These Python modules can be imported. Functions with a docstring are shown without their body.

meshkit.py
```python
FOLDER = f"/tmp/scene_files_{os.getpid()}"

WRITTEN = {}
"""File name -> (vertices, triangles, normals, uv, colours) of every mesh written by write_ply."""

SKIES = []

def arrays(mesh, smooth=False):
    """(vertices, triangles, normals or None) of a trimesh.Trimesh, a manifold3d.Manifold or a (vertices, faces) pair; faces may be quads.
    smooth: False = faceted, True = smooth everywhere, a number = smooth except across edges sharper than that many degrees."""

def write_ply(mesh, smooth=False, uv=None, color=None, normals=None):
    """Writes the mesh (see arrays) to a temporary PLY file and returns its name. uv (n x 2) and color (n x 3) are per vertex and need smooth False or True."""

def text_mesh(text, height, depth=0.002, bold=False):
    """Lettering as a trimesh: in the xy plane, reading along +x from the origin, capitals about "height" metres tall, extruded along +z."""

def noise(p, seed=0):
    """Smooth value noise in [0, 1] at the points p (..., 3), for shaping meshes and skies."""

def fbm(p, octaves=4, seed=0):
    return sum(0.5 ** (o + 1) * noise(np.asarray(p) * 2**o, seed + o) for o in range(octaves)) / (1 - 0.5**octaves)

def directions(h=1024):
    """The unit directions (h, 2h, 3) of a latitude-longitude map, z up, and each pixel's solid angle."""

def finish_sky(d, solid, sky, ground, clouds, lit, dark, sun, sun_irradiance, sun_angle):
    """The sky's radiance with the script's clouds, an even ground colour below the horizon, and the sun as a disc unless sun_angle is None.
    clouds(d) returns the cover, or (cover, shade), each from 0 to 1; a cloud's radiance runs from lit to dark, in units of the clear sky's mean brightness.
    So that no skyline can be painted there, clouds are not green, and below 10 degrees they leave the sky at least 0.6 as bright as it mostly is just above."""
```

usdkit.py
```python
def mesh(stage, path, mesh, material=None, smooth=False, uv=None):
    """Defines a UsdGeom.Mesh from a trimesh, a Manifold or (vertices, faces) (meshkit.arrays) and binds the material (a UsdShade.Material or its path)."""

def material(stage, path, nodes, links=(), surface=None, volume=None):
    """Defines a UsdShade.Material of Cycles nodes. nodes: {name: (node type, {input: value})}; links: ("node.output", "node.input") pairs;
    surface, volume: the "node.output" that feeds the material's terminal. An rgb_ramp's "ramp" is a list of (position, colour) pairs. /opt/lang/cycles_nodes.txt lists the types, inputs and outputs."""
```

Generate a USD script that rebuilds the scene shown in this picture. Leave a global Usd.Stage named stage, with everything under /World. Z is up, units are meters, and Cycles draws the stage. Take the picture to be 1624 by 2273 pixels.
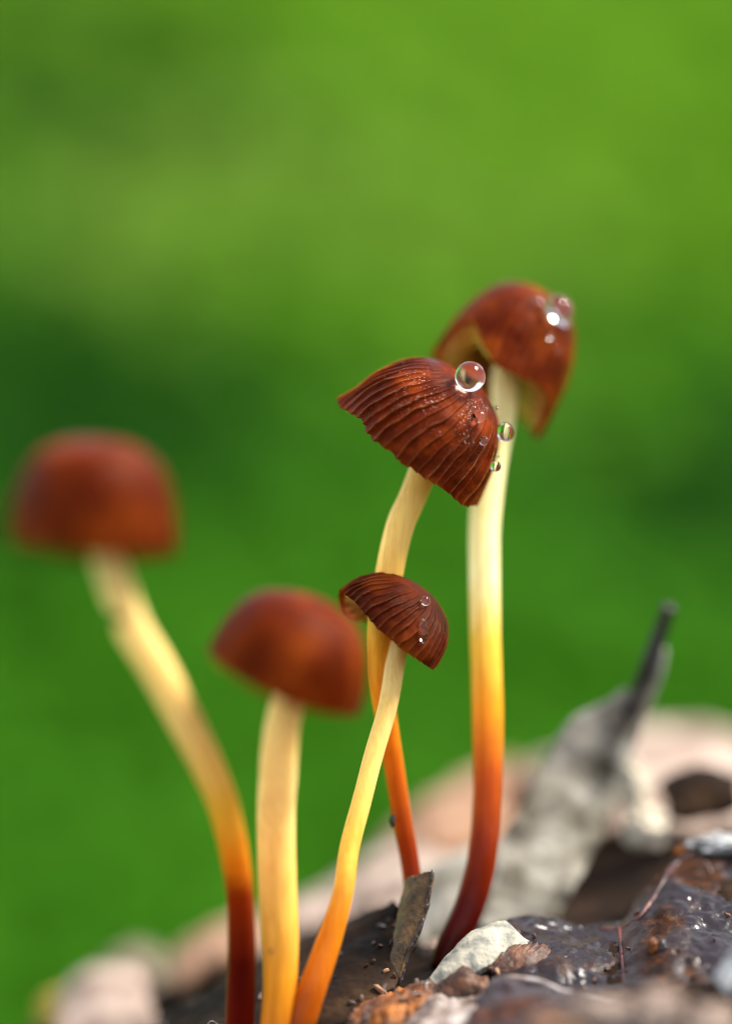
import math
import numpy as np
import trimesh
import usdkit
import meshkit
from pxr import Gf, Sdf, Usd, UsdGeom, UsdLux, UsdShade, Vt
from scipy.interpolate import PchipInterpolator, CubicSpline, RBFInterpolator
from scipy.spatial import cKDTree

# ------------------------------------------------------------------ stage, camera, light
stage = Usd.Stage.CreateInMemory()
UsdGeom.SetStageUpAxis(stage, UsdGeom.Tokens.z)
UsdGeom.SetStageMetersPerUnit(stage, 1.0)
UsdGeom.Xform.Define(stage, '/World')
UsdGeom.Scope.Define(stage, '/World/Looks')
MM = 0.001
D = 220.0                      # mm from the lens to the plane in focus
S = 42.0 / 1624.0              # mm per picture unit (1624 wide) in that plane
ZC = 30.0                      # height of the lens axis (mm)
APERTURE = 20.0                # lens opening (mm)
F = 24.0 * D / 42.0
cam = UsdGeom.Camera.Define(stage, '/World/camera')
cam.CreateHorizontalApertureAttr(24.0)
cam.CreateFocalLengthAttr(F)
cam.CreateFStopAttr(F / APERTURE)
cam.CreateFocusDistanceAttr(D * MM)
cam.CreateClippingRangeAttr((0.01, 100.0))
cam.CreateExposureAttr(2.35)
x = UsdGeom.Xformable(cam)
x.AddTranslateOp().Set(Gf.Vec3d(0, -D * MM, ZC * MM))
x.AddRotateXOp().Set(90.0)

SUN = np.array([0.60, -0.10, 0.79]); SUN /= np.linalg.norm(SUN)
ELEV, ROT = math.asin(SUN[2]), math.atan2(SUN[0], SUN[1])
dome = UsdLux.DomeLight.Define(stage, '/World/sky')
dome.GetPrim().SetCustomDataByKey('kind', 'structure')
sky = usdkit.material(stage, '/World/Looks/sky', {
    'tc': ('texture_coordinate', {}),
    's': ('sky_texture', {'sky_type': 'single_scattering', 'sun_disc': False, 'sun_elevation': ELEV, 'sun_rotation': ROT, 'altitude': 100.0, 'aerosol_density': 2.0}),
    'n': ('noise_texture', {'scale': 1.6, 'detail': 5.0, 'roughness': 0.55}),
    'r': ('rgb_ramp', {'ramp': [(0.30, (0.35,) * 3), (0.55, (0.9,) * 3)]}),
    'm': ('mix_color', {'b': (5.1, 5.28, 5.95), 'use_clamp': False}),
    'b': ('background_shader', {'strength': 0.05}),
}, [('tc.generated', 'n.vector'), ('n.fac', 'r.fac'), ('r.color', 'm.fac'), ('s.color', 'm.a'), ('m.result', 'b.color')], surface='b.background')
UsdShade.MaterialBindingAPI.Apply(dome.GetPrim()).Bind(sky)
sun = UsdLux.DistantLight.Define(stage, '/World/sun')
sun.CreateIntensityAttr(0.5)
sun.CreateAngleAttr(24.0)
sun.CreateColorAttr(Gf.Vec3f(1.0, 0.93, 0.82))
sun.GetPrim().CreateAttribute('inputs:normalize', Sdf.ValueTypeNames.Bool).Set(True)
zax = SUN
xax = np.cross([0, 0, 1.0], zax); xax /= np.linalg.norm(xax)
yax = np.cross(zax, xax)
UsdGeom.Xformable(sun).AddTransformOp().Set(Gf.Matrix4d(*xax, 0, *yax, 0, *zax, 0, 0, 0, 0, 1))


# ------------------------------------------------------------------ helpers
def W(px, py, d=0.0):
    """Point (mm) seen at (px, py) of the 1624 x 2272 picture, d mm behind the focus plane."""
    f = (D + d) / D
    return np.array([(px - 812.0) * S * f, d, ZC + (1136.0 - py) * S * f])


def WA(pts):
    return np.array([W(*p) for p in pts])


def project(v):
    f = (D + v[:, 1]) / D
    return np.stack([v[:, 0] / (S * f) + 812.0, 1136.0 - (v[:, 2] - ZC) / (S * f)], 1)


used = {}


def numbered(path):
    n = used.get(path, 0)
    used[path] = n + 1
    return path if n == 0 else f'{path}_{n:03d}'


def tag(p, label=None, cat=None, group=None, kind=None):
    p = p.GetPrim() if hasattr(p, 'GetPrim') else p
    for k, val in (('label', label), ('category', cat), ('group', group), ('kind', kind)):
        if val:
            p.SetCustomDataByKey(k, val)
    return p


BASES = {}


def thing(name, base, label, cat, group=None):
    path = numbered('/World/' + name)
    xf = UsdGeom.Xform.Define(stage, path)
    xf.AddTranslateOp().Set(Gf.Vec3d(*(np.asarray(base) * MM)))
    BASES[path] = np.asarray(base, float)
    return tag(xf, label, cat, group)


def obj(name, mesh, mat, parent=None, base=None, uv=None, attrs=None, smooth=True):
    """One Mesh prim; mesh in mm world coordinates."""
    ppath = str(parent.GetPath()) if parent is not None else '/World'
    path = numbered(ppath + '/' + name)
    v, f = (mesh.vertices, mesh.faces) if hasattr(mesh, 'faces') else mesh
    v, f = np.asarray(v, float), np.asarray(f, int)
    if f.shape[1] == 4:
        f = np.vstack([f[:, [0, 1, 2]], f[:, [0, 2, 3]]])
    b = np.zeros(3)
    if parent is not None:
        top = '/'.join(ppath.split('/')[:3])
        b = BASES[top]
    elif base is not None:
        b = np.asarray(base, float)
    m = usdkit.mesh(stage, path, ((v - b) * MM, f), mat, smooth=smooth, uv=uv)
    if parent is None:
        UsdGeom.Xformable(m).AddTranslateOp().Set(Gf.Vec3d(*(b * MM)))
        BASES[path] = b
    for k, a in (attrs or {}).items():
        UsdGeom.PrimvarsAPI(m).CreatePrimvar(k, Sdf.ValueTypeNames.FloatArray, 'vertex').Set(Vt.FloatArray.FromNumpy(np.asarray(a, np.float32)))
    return m.GetPrim()


def grid_faces(n, m, wrap=False):
    i, j = np.meshgrid(np.arange(n - 1), np.arange(m if wrap else m - 1), indexing='ij')
    j2 = (j + 1) % m
    q = np.stack([i * m + j, i * m + j2, (i + 1) * m + j2, (i + 1) * m + j], -1).reshape(-1, 4)
    return np.vstack([q[:, [0, 1, 2]], q[:, [0, 2, 3]]])


def vnormals(v, f):
    n = np.zeros_like(v)
    fn = np.cross(v[f[:, 1]] - v[f[:, 0]], v[f[:, 2]] - v[f[:, 0]])
    for k in range(3):
        np.add.at(n, f[:, k], fn)
    return n / np.maximum(np.linalg.norm(n, axis=1, keepdims=True), 1e-12)


def curve(pts, n, ends=None):
    pts = np.asarray(pts, float)
    t = np.r_[0, np.cumsum(np.linalg.norm(np.diff(pts[:, :3], axis=0), axis=1))]
    return PchipInterpolator(t / t[-1], pts)(np.linspace(0, 1, n))


def tube(path, rad, nseg=32, wob=0.0, seed=0, cap=True):
    """Tube along path (n x 3, mm) with radii rad; returns v, f, uv (u round, v along)."""
    path = np.asarray(path, float)
    n = len(path)
    tg = np.gradient(path, axis=0)
    tg /= np.linalg.norm(tg, axis=1, keepdims=True)
    ref = np.array([0, 1.0, 0.03])
    a = np.cross(tg, ref); a /= np.linalg.norm(a, axis=1, keepdims=True)
    b = np.cross(tg, a)
    th = np.linspace(0, 2 * np.pi, nseg, endpoint=False)
    rr = np.asarray(rad)[:, None] * np.ones(nseg)
    if wob:
        p = np.stack([np.broadcast_to(np.cos(th) * 1.3, (n, nseg)), np.broadcast_to(np.sin(th) * 1.3, (n, nseg)), np.broadcast_to(np.linspace(0, n / 14, n)[:, None], (n, nseg))], -1)
        rr = rr * (1 + wob * (meshkit.fbm(p + 50, 3, seed) - 0.5) * 2)
    v = path[:, None] + rr[..., None] * (np.cos(th)[None, :, None] * a[:, None] + np.sin(th)[None, :, None] * b[:, None])
    uv = np.stack([np.broadcast_to(th / (2 * np.pi), (n, nseg)), np.broadcast_to(np.linspace(0, 1, n)[:, None], (n, nseg))], -1).reshape(-1, 2)
    v = v.reshape(-1, 3)
    f = grid_faces(n, nseg, True)
    if cap:
        k = len(v)
        v = np.vstack([v, path[0], path[-1]])
        uv = np.vstack([uv, [0, 0], [0, 1]])
        j = np.arange(nseg); j2 = (j + 1) % nseg
        o = (n - 1) * nseg
        f = np.vstack([f, np.stack([np.full(nseg, k), j2, j], 1), np.stack([np.full(nseg, k + 1), o + j, o + j2], 1)])
    return v, f, uv


def sheet(ea, eb, nu=60, nv=30, bulge=0.0, thick=0.35, rough=0.15, rfreq=1.2, ragged=0.03, seed=0, relief=None, endrag=0.02):
    """Closed leaf-like sheet between two edges given as (px, py, d) lists; bulges along its own normal; ragged rim."""
    A, B = curve(WA(ea), nu), curve(WA(eb), nu)
    u = np.linspace(0, 1, nu)
    z = np.zeros(nu)
    lo = ragged * (meshkit.fbm(np.stack([u * 14, z, z], 1) + 3, 4, seed) * 2 - 0.6)
    hi = 1 - ragged * (meshkit.fbm(np.stack([u * 14, z, z], 1) + 3, 4, seed + 9) * 2 - 0.6)
    t = np.linspace(0, 1, nv)
    tt = lo[:, None] + (hi - lo)[:, None] * t
    P = A[:, None] * (1 - tt[..., None]) + B[:, None] * tt[..., None]
    # ragged ends
    du = endrag * (meshkit.fbm(np.stack([t * 9, t * 0, t * 0 + 7], 1), 4, seed + 4) * 2 - 0.7)
    w0 = np.exp(-u * 12)[:, None] * du; w1 = np.exp(-(1 - u) * 12)[:, None] * du[::-1]
    ax = np.gradient(P, axis=0) * nu
    P = P + ax * (w0 - w1)[..., None]
    v = P.reshape(-1, 3)
    f = grid_faces(nu, nv)
    n = vnormals(v, f)
    if n[:, 2].mean() - 0.5 * n[:, 1].mean() < 0:
        n, f = -n, f[:, ::-1]
    arch = np.outer(np.sin(np.pi * np.clip(u, 0, 1)) * 0.5 + 0.5, np.sin(np.pi * t)).ravel()
    h = bulge * arch + rough * (meshkit.fbm(v / 2.4 * rfreq + 31, 5, seed + 2) - 0.5) * 2
    if relief is not None:
        h = h + relief(v)
    top = v + n * h[:, None]
    bot = top - n * thick
    k = len(v)
    i = np.arange(nu * nv).reshape(nu, nv)
    loop = np.r_[i[0, :-1], i[:-1, -1], i[-1, :0:-1], i[:0:-1, 0]]
    l2 = np.roll(loop, -1)
    side = np.vstack([np.stack([loop, l2, l2 + k], 1), np.stack([loop, l2 + k, loop + k], 1)])
    uu = np.stack(np.broadcast_arrays(u[:, None], t[None]), -1).reshape(-1, 2)
    m = trimesh.Trimesh(np.vstack([top, bot]), np.vstack([f, f[:, ::-1] + k, side]), process=False)
    m.fix_normals()
    return np.array(m.vertices), np.array(m.faces), np.vstack([uu, uu])


def lump(center, r, seed=0, sub=4, amp=0.35, scale=(1, 1, 1), freq=1.1):
    m = trimesh.creation.icosphere(sub)
    v = np.array(m.vertices)
    d = 1 + amp * (meshkit.fbm(v * freq * 1.5 + 20 + seed, 5, seed) - 0.5) * 2
    return v * d[:, None] * r * np.asarray(scale) + np.asarray(center), np.array(m.faces)


# ------------------------------------------------------------------ materials
def mat(name, nodes, links, surface='p.BSDF'):
    return usdkit.material(stage, '/World/Looks/' + name, nodes, links, surface=surface)


def mottled(name, ramp, scale, rough=(0.5, 0.7), bump=0.3, bscale=None, spec=0.4, detail=6.0, coat=0.0, coat_rough=0.1, dist=0.0, bdist=0.0002, sss=0.0):
    """Noise-coloured surface with fine relief; scale in features per metre."""
    nodes = {
        'tc': ('texture_coordinate', {}),
        'n': ('noise_texture', {'scale': scale, 'detail': detail, 'roughness': 0.6, 'distortion': dist}),
        'r': ('rgb_ramp', {'ramp': ramp}),
        'n2': ('noise_texture', {'scale': bscale or scale * 4, 'detail': 5.0, 'roughness': 0.6}),
        'rr': ('map_range', {'from_min': 0.35, 'from_max': 0.65, 'to_min': rough[0], 'to_max': rough[1], 'clamp': True}),
        'b': ('bump', {'strength': bump, 'distance': bdist}),
        'p': ('principled_bsdf', {'specular_ior_level': spec, 'coat_weight': coat, 'coat_roughness': coat_rough, 'subsurface_weight': sss, 'subsurface_scale': 0.001, 'subsurface_radius': (1.0, 0.5, 0.25)}),
    }
    links = [('tc.object', 'n.vector'), ('tc.object', 'n2.vector'), ('n.fac', 'r.fac'), ('r.color', 'p.base_color'), ('n2.fac', 'b.height'), ('b.normal', 'p.normal'), ('n2.fac', 'rr.value'), ('rr.result', 'p.roughness')]
    return mat(name, nodes, links)


def cap_material(name, dark, mid, light, crest, rough=0.42, specks=0.0, sss=0.15, spec=0.24):
    nodes = {
        'tc': ('texture_coordinate', {}),
        'at': ('attribute', {'attribute': 'ridge'}),
        'am': ('attribute', {'attribute': 'margin'}),
        'n': ('noise_texture', {'scale': 420.0, 'detail': 6.0, 'roughness': 0.62}),
        'r': ('rgb_ramp', {'ramp': [(0.30, dark), (0.52, mid), (0.72, light)]}),
        # thin pale crest lines, broken up by grain
        'nf': ('noise_texture', {'scale': 9000.0, 'detail': 3.0, 'roughness': 0.6}),
        'nm': ('map_range', {'from_min': 0.38, 'from_max': 0.62, 'to_min': 0.1, 'to_max': 1.0, 'clamp': True}),
        'cp': ('math', {'math_type': 'power', 'value2': 9.0}),
        'cm': ('math', {'math_type': 'multiply'}),
        'cm2': ('math', {'math_type': 'multiply', 'value2': 0.5, 'use_clamp': True}),
        'mx': ('mix_color', {'b': crest}),
        # frosty bloom and mineral specks in one area
        'vo': ('voronoi_texture', {'scale': 6500.0}),
        'vr': ('rgb_ramp', {'ramp': [(0.0, (1, 1, 1)), (0.20, (1, 1, 1)), (0.27, (0, 0, 0))]}),
        'nb': ('noise_texture', {'scale': 330.0, 'detail': 5.0, 'roughness': 0.7}),
        'nbr': ('rgb_ramp', {'ramp': [(0.50, (0, 0, 0)), (0.68, (1, 1, 1))]}),
        'sm': ('math', {'math_type': 'multiply'}),
        'zr': ('rgb_ramp', {'ramp': [(0.10, (0, 0, 0)), (0.32, (1, 1, 1)), (0.58, (1, 1, 1)), (0.78, (0.08, 0.08, 0.08))]}),
        'sz': ('math', {'math_type': 'multiply'}),
        'sm2': ('math', {'math_type': 'multiply', 'value2': specks, 'use_clamp': True}),
        'mx2': ('mix_color', {'b': (0.75, 0.60, 0.52)}),
        'bn': ('noise_texture', {'scale': 5200.0, 'detail': 5.0, 'roughness': 0.65}),
        'b': ('bump', {'strength': 0.35, 'distance': 0.00008}),
        'rr': ('map_range', {'from_min': 0.35, 'from_max': 0.65, 'to_min': rough - 0.12, 'to_max': rough + 0.15, 'clamp': True}),
        'p': ('principled_bsdf', {'specular_ior_level': spec, 'subsurface_weight': sss, 'subsurface_scale': 0.0008, 'subsurface_radius': (1.0, 0.22, 0.05), 'specular_tint': (1.0, 0.62, 0.42)}),
    }
    links = [('tc.object', 'n.vector'), ('tc.object', 'nf.vector'), ('tc.object', 'vo.vector'), ('tc.object', 'nb.vector'), ('tc.object', 'bn.vector'),
             ('n.fac', 'r.fac'), ('nf.fac', 'nm.value'), ('at.fac', 'cp.value1'), ('cp.value', 'cm.value1'), ('nm.result', 'cm.value2'), ('cm.value', 'cm2.value1'),
             ('r.color', 'mx.a'), ('cm2.value', 'mx.fac'), ('vo.distance', 'vr.fac'), ('nb.fac', 'nbr.fac'), ('vr.color', 'sm.value1'), ('nbr.color', 'sm.value2'),
             ('am.fac', 'zr.fac'), ('sm.value', 'sz.value1'), ('zr.color', 'sz.value2'), ('sz.value', 'sm2.value1'), ('sm2.value', 'mx2.fac'), ('mx.result', 'mx2.a'), ('mx2.result', 'p.base_color'), ('bn.fac', 'b.height'), ('b.normal', 'p.normal'), ('n.fac', 'rr.value'), ('rr.result', 'p.roughness')]
    return mat(name, nodes, links)


def stem_material(name, ramp, sss=0.35):
    nodes = {
        'tc': ('texture_coordinate', {}),
        'uv': ('uvmap', {'attribute': 'st'}),
        'sx': ('separate_xyz', {}),
        'n': ('noise_texture', {'scale': 900.0, 'detail': 4.0}),
        'ma': ('math', {'math_type': 'multiply_add', 'value2': 0.05, 'value3': -0.025}),
        'ad': ('math', {'math_type': 'add'}),
        'r': ('rgb_ramp', {'ramp': ramp}),
        'mp': ('mapping', {'scale': (4200.0, 4200.0, 260.0)}),
        'nf': ('noise_texture', {'scale': 1.0, 'detail': 4.0, 'roughness': 0.6}),
        'fr': ('rgb_ramp', {'ramp': [(0.3, (0.80, 0.72, 0.60)), (0.58, (1, 1, 1))]}),
        'mx': ('mix_color', {'blend_type': 'multiply', 'fac': 0.8}),
        'b': ('bump', {'strength': 0.25, 'distance': 0.00006}),
        'p': ('principled_bsdf', {'roughness': 0.36, 'specular_ior_level': 0.13, 'subsurface_weight': sss, 'subsurface_scale': 0.0007, 'subsurface_radius': (1.0, 0.55, 0.15)}),
    }
    links = [('uv.UV', 'sx.vector'), ('tc.object', 'n.vector'), ('n.fac', 'ma.value1'), ('sx.y', 'ad.value1'), ('ma.value', 'ad.value2'), ('ad.value', 'r.fac'),
             ('tc.object', 'mp.vector'), ('mp.vector', 'nf.vector'), ('nf.fac', 'fr.fac'), ('r.color', 'mx.a'), ('fr.color', 'mx.b'), ('mx.result', 'p.base_color'),
             ('nf.fac', 'b.height'), ('b.normal', 'p.normal')]
    return mat(name, nodes, links)


def leaf_material(name, c1, c2, trans=0.45):
    nodes = {
        'g': ('geometry', {}),
        'r': ('rgb_ramp', {'ramp': [(0.0, c1), (1.0, c2)]}),
        'p': ('principled_bsdf', {'roughness': 0.6, 'specular_ior_level': 0.05}),
        't': ('translucent_bsdf', {}),
        'm': ('mix_closure', {'fac': trans}),
    }
    return mat(name, nodes, [('g.random_per_island', 'r.fac'), ('r.color', 'p.base_color'), ('r.color', 't.color'), ('p.BSDF', 'm.closure1'), ('t.BSDF', 'm.closure2')], surface='m.closure')


water = mat('water', {'p': ('principled_bsdf', {'base_color': (1, 1, 1), 'roughness': 0.0, 'ior': 1.333, 'transmission_weight': 1.0})}, [])
CAP_LOOK = cap_material('mushroom_cap_pleated', (0.022, 0.0025, 0.0004), (0.080, 0.0085, 0.0008), (0.22, 0.030, 0.0018), (0.46, 0.17, 0.07), specks=1.0, spec=0.08)
CAP_DARK = cap_material('mushroom_cap_dark', (0.014, 0.002, 0.0004), (0.046, 0.0054, 0.0007), (0.12, 0.019, 0.0016), (0.32, 0.10, 0.04), specks=0.25, spec=0.08, rough=0.6)
CAP_SMOOTH = cap_material('mushroom_cap_smooth', (0.034, 0.0035, 0.0003), (0.075, 0.0090, 0.0005), (0.18, 0.029, 0.0013), (0.30, 0.06, 0.01), specks=0.0, sss=0.25, rough=0.45, spec=0.06)
GILL = mottled('mushroom_gill', [(0.3, (0.40, 0.095, 0.005)), (0.7, (0.58, 0.17, 0.011))], 700.0, rough=(0.5, 0.65), bump=0.15, sss=0.4)

LINING = mat('mushroom_lining', {
    'tc': ('texture_coordinate', {}), 'n': ('noise_texture', {'scale': 700.0, 'detail': 5.0}), 'r': ('rgb_ramp', {'ramp': [(0.3, (0.52, 0.145, 0.006)), (0.7, (0.70, 0.24, 0.014))]}),
    'p': ('principled_bsdf', {'roughness': 0.65, 'specular_ior_level': 0.1}), 't': ('translucent_bsdf', {}), 'm': ('mix_closure', {'fac': 0.5}),
}, [('tc.object', 'n.vector'), ('n.fac', 'r.fac'), ('r.color', 'p.base_color'), ('r.color', 't.color'), ('p.BSDF', 'm.closure1'), ('t.BSDF', 'm.closure2')], surface='m.closure')

CREAM, PALE = (0.90, 0.50, 0.145), (0.92, 0.60, 0.24)
GOLD, AMBER = (0.78, 0.37, 0.035), (0.60, 0.17, 0.006)
RUST, BLOOD, BLACK = (0.15, 0.015, 0.0008), (0.042, 0.0022, 0.0004), (0.012, 0.0015, 0.001)
STEM_A = stem_material('stem_front', [(0.0, CREAM), (0.28, CREAM), (0.40, GOLD), (0.58, AMBER), (0.72, (0.36, 0.06, 0.003)), (0.86, RUST), (1.0, BLOOD)])
STEM_B = stem_material('stem_small', [(0.0, PALE), (0.38, CREAM), (0.55, (0.78, 0.42, 0.07)), (0.74, AMBER), (0.90, (0.42, 0.09, 0.004)), (1.0, (0.2, 0.03, 0.002))])
STEM_C = stem_material('stem_tall', [(0.0, (0.66, 0.40, 0.13)), (0.15, (0.84, 0.66, 0.30)), (0.40, (0.90, 0.74, 0.38)), (0.50, (0.83, 0.46, 0.06)), (0.60, (0.72, 0.24, 0.010)), (0.69, (0.36, 0.06, 0.003)), (0.80, (0.15, 0.015, 0.001)), (0.90, BLOOD), (1.0, BLACK)])
STEM_D = stem_material('stem_pale', [(0.0, PALE), (0.42, PALE), (0.58, CREAM), (0.72, (0.82, 0.42, 0.075)), (0.86, (0.72, 0.26, 0.014)), (1.0, (0.55, 0.13, 0.006))])
STEM_E = stem_material('stem_left', [(0.0, (0.66, 0.50, 0.24)), (0.25, PALE), (0.45, CREAM), (0.57, GOLD), (0.66, AMBER), (0.74, RUST), (0.85, BLOOD), (1.0, (0.06, 0.003, 0.001))])

SOIL = mottled('soil', [(0.35, (0.008, 0.005, 0.004)), (0.6, (0.026, 0.015, 0.009)), (0.75, (0.06, 0.034, 0.02))], 300.0, spec=0.05, rough=(0.7, 0.9), bump=0.6, bdist=0.0005)
def wet_material(name, wet, film, dry1, dry2, seed_shift, cover=(0.41, 0.55)):
    """Rotten leaf under a patchy film of water: smooth and glossy where wet, grainy brown where it has dried."""
    nodes = {
        'tc': ('texture_coordinate', {}),
        'mp': ('mapping', {'location': (seed_shift, 0.3, 0.1)}),
        'n': ('noise_texture', {'scale': 170.0, 'detail': 4.0, 'roughness': 0.55, 'distortion': 0.4}),
        'k': ('map_range', {'from_min': cover[0], 'from_max': cover[1], 'to_min': 0.0, 'to_max': 1.0, 'clamp': True}),
        'ng': ('noise_texture', {'scale': 1300.0, 'detail': 6.0, 'roughness': 0.65}),
        'dr': ('rgb_ramp', {'ramp': [(0.34, wet), (0.52, dry1), (0.70, dry2)]}),
        'wr': ('rgb_ramp', {'ramp': [(0.35, wet), (0.7, film)]}),
        'mx': ('mix_color', {}),
        'ro': ('map_range', {'from_min': 0.0, 'from_max': 1.0, 'to_min': 0.62, 'to_max': 0.22}),
        'sp': ('map_range', {'from_min': 0.0, 'from_max': 1.0, 'to_min': 0.08, 'to_max': 0.6}),
        'bs': ('map_range', {'from_min': 0.0, 'from_max': 1.0, 'to_min': 0.9, 'to_max': 0.16}),
        'b': ('bump', {'distance': 0.00022}),
        'p': ('principled_bsdf', {}),
    }
    links = [('tc.object', 'mp.vector'), ('mp.vector', 'n.vector'), ('tc.object', 'ng.vector'), ('n.fac', 'k.value'), ('ng.fac', 'dr.fac'), ('ng.fac', 'wr.fac'),
             ('k.result', 'mx.fac'), ('dr.color', 'mx.a'), ('wr.color', 'mx.b'), ('mx.result', 'p.base_color'), ('k.result', 'ro.value'), ('ro.result', 'p.roughness'),
             ('k.result', 'sp.value'), ('sp.result', 'p.specular_ior_level'), ('k.result', 'bs.value'), ('bs.result', 'b.strength'), ('ng.fac', 'b.height'), ('b.normal', 'p.normal')]
    return mat(name, nodes, links)


WET_LEAF = wet_material('wet_dark_leaf', (0.006, 0.003, 0.003), (0.016, 0.007, 0.008), (0.032, 0.012, 0.005), (0.11, 0.040, 0.013), 0.0)
WET_LEAF_LOW = wet_material('wet_purple_leaf', (0.012, 0.007, 0.008), (0.035, 0.022, 0.026), (0.05, 0.018, 0.010), (0.16, 0.055, 0.02), 0.7, cover=(0.38, 0.50))
DARK_LEAF = mottled('dark_rotten_leaf', [(0.36, (0.006, 0.004, 0.003)), (0.55, (0.020, 0.011, 0.006)), (0.72, (0.055, 0.030, 0.014))], 250.0, rough=(0.55, 0.75), bump=0.5, spec=0.06)
SHARD = mottled('olive_brown_leaf', [(0.34, (0.030, 0.022, 0.010)), (0.52, (0.10, 0.060, 0.025)), (0.70, (0.22, 0.12, 0.05))], 1100.0, rough=(0.4, 0.65), bump=0.5, spec=0.35)
SHARD_EDGE = mottled('wet_black_edge', [(0.3, (0.008, 0.007, 0.008)), (0.7, (0.04, 0.025, 0.025))], 900.0, rough=(0.08, 0.35), bump=0.8, bscale=2500.0, spec=0.5, coat=0.0)
WHITE_LEAF = mottled('pale_lichen_leaf', [(0.30, (0.09, 0.10, 0.095)), (0.42, (0.22, 0.22, 0.185)), (0.56, (0.40, 0.375, 0.30)), (0.75, (0.52, 0.46, 0.36))], 750.0, rough=(0.5, 0.75), bump=0.4, bscale=3500.0, spec=0.3)
ORANGE_BARK = mottled('rusty_rotten_leaf', [(0.34, (0.035, 0.014, 0.006)), (0.48, (0.13, 0.042, 0.010)), (0.62, (0.32, 0.105, 0.014)), (0.76, (0.42, 0.16, 0.03))], 520.0, rough=(0.35, 0.65), bump=0.8, bscale=2600.0, spec=0.3, coat=0.0)
BROWN_BARK = mottled('brown_rotten_leaf', [(0.36, (0.014, 0.006, 0.004)), (0.52, (0.055, 0.021, 0.010)), (0.70, (0.15, 0.056, 0.02))], 800.0, rough=(0.25, 0.6), bump=0.7, bscale=2800.0, spec=0.4, coat=0.0)
GREY_MUSH = mottled('grey_pulpy_leaf', [(0.36, (0.05, 0.028, 0.02)), (0.48, (0.20, 0.15, 0.12)), (0.62, (0.42, 0.38, 0.36)), (0.76, (0.58, 0.53, 0.47))], 700.0, rough=(0.2, 0.5), bump=0.7, bscale=2400.0, spec=0.5, coat=0.4)
GREY_LEAF = mottled('grey_dead_leaf', [(0.34, (0.05, 0.042, 0.026)), (0.44, (0.15, 0.135, 0.10)), (0.58, (0.30, 0.285, 0.24)), (0.75, (0.46, 0.37, 0.27))], 260.0, rough=(0.5, 0.7), bump=0.3, spec=0.3)
TWIG = mottled('dark_twig', [(0.36, (0.006, 0.004, 0.004)), (0.6, (0.016, 0.008, 0.006)), (0.78, (0.06, 0.028, 0.012))], 600.0, rough=(0.4, 0.6), bump=0.4)
PINK_LITTER = mottled('pinkish_dead_leaf', [(0.35, (0.12, 0.08, 0.06)), (0.52, (0.28, 0.205, 0.16)), (0.7, (0.44, 0.35, 0.29))], 260.0, rough=(0.55, 0.75), bump=0.3, spec=0.3)
TAN_LITTER = mottled('tan_dead_leaf', [(0.35, (0.15, 0.075, 0.04)), (0.55, (0.29, 0.16, 0.09)), (0.7, (0.40, 0.26, 0.17))], 260.0, rough=(0.55, 0.75), bump=0.3, spec=0.3)
CHALK = mottled('chalky_white', [(0.35, (0.30, 0.25, 0.19)), (0.6, (0.60, 0.54, 0.42))], 400.0, rough=(0.6, 0.8), bump=0.3, spec=0.25)
PALE_ICE = mottled('pale_wet_leaf', [(0.35, (0.10, 0.105, 0.105)), (0.52, (0.30, 0.31, 0.31)), (0.66, (0.48, 0.50, 0.50))], 600.0, rough=(0.3, 0.6), bump=0.6, spec=0.3)
YELLOW = mottled('yellow_leaf_scrap', [(0.35, (0.50, 0.27, 0.05)), (0.6, (0.66, 0.42, 0.12))], 400.0, rough=(0.5, 0.7))
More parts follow.
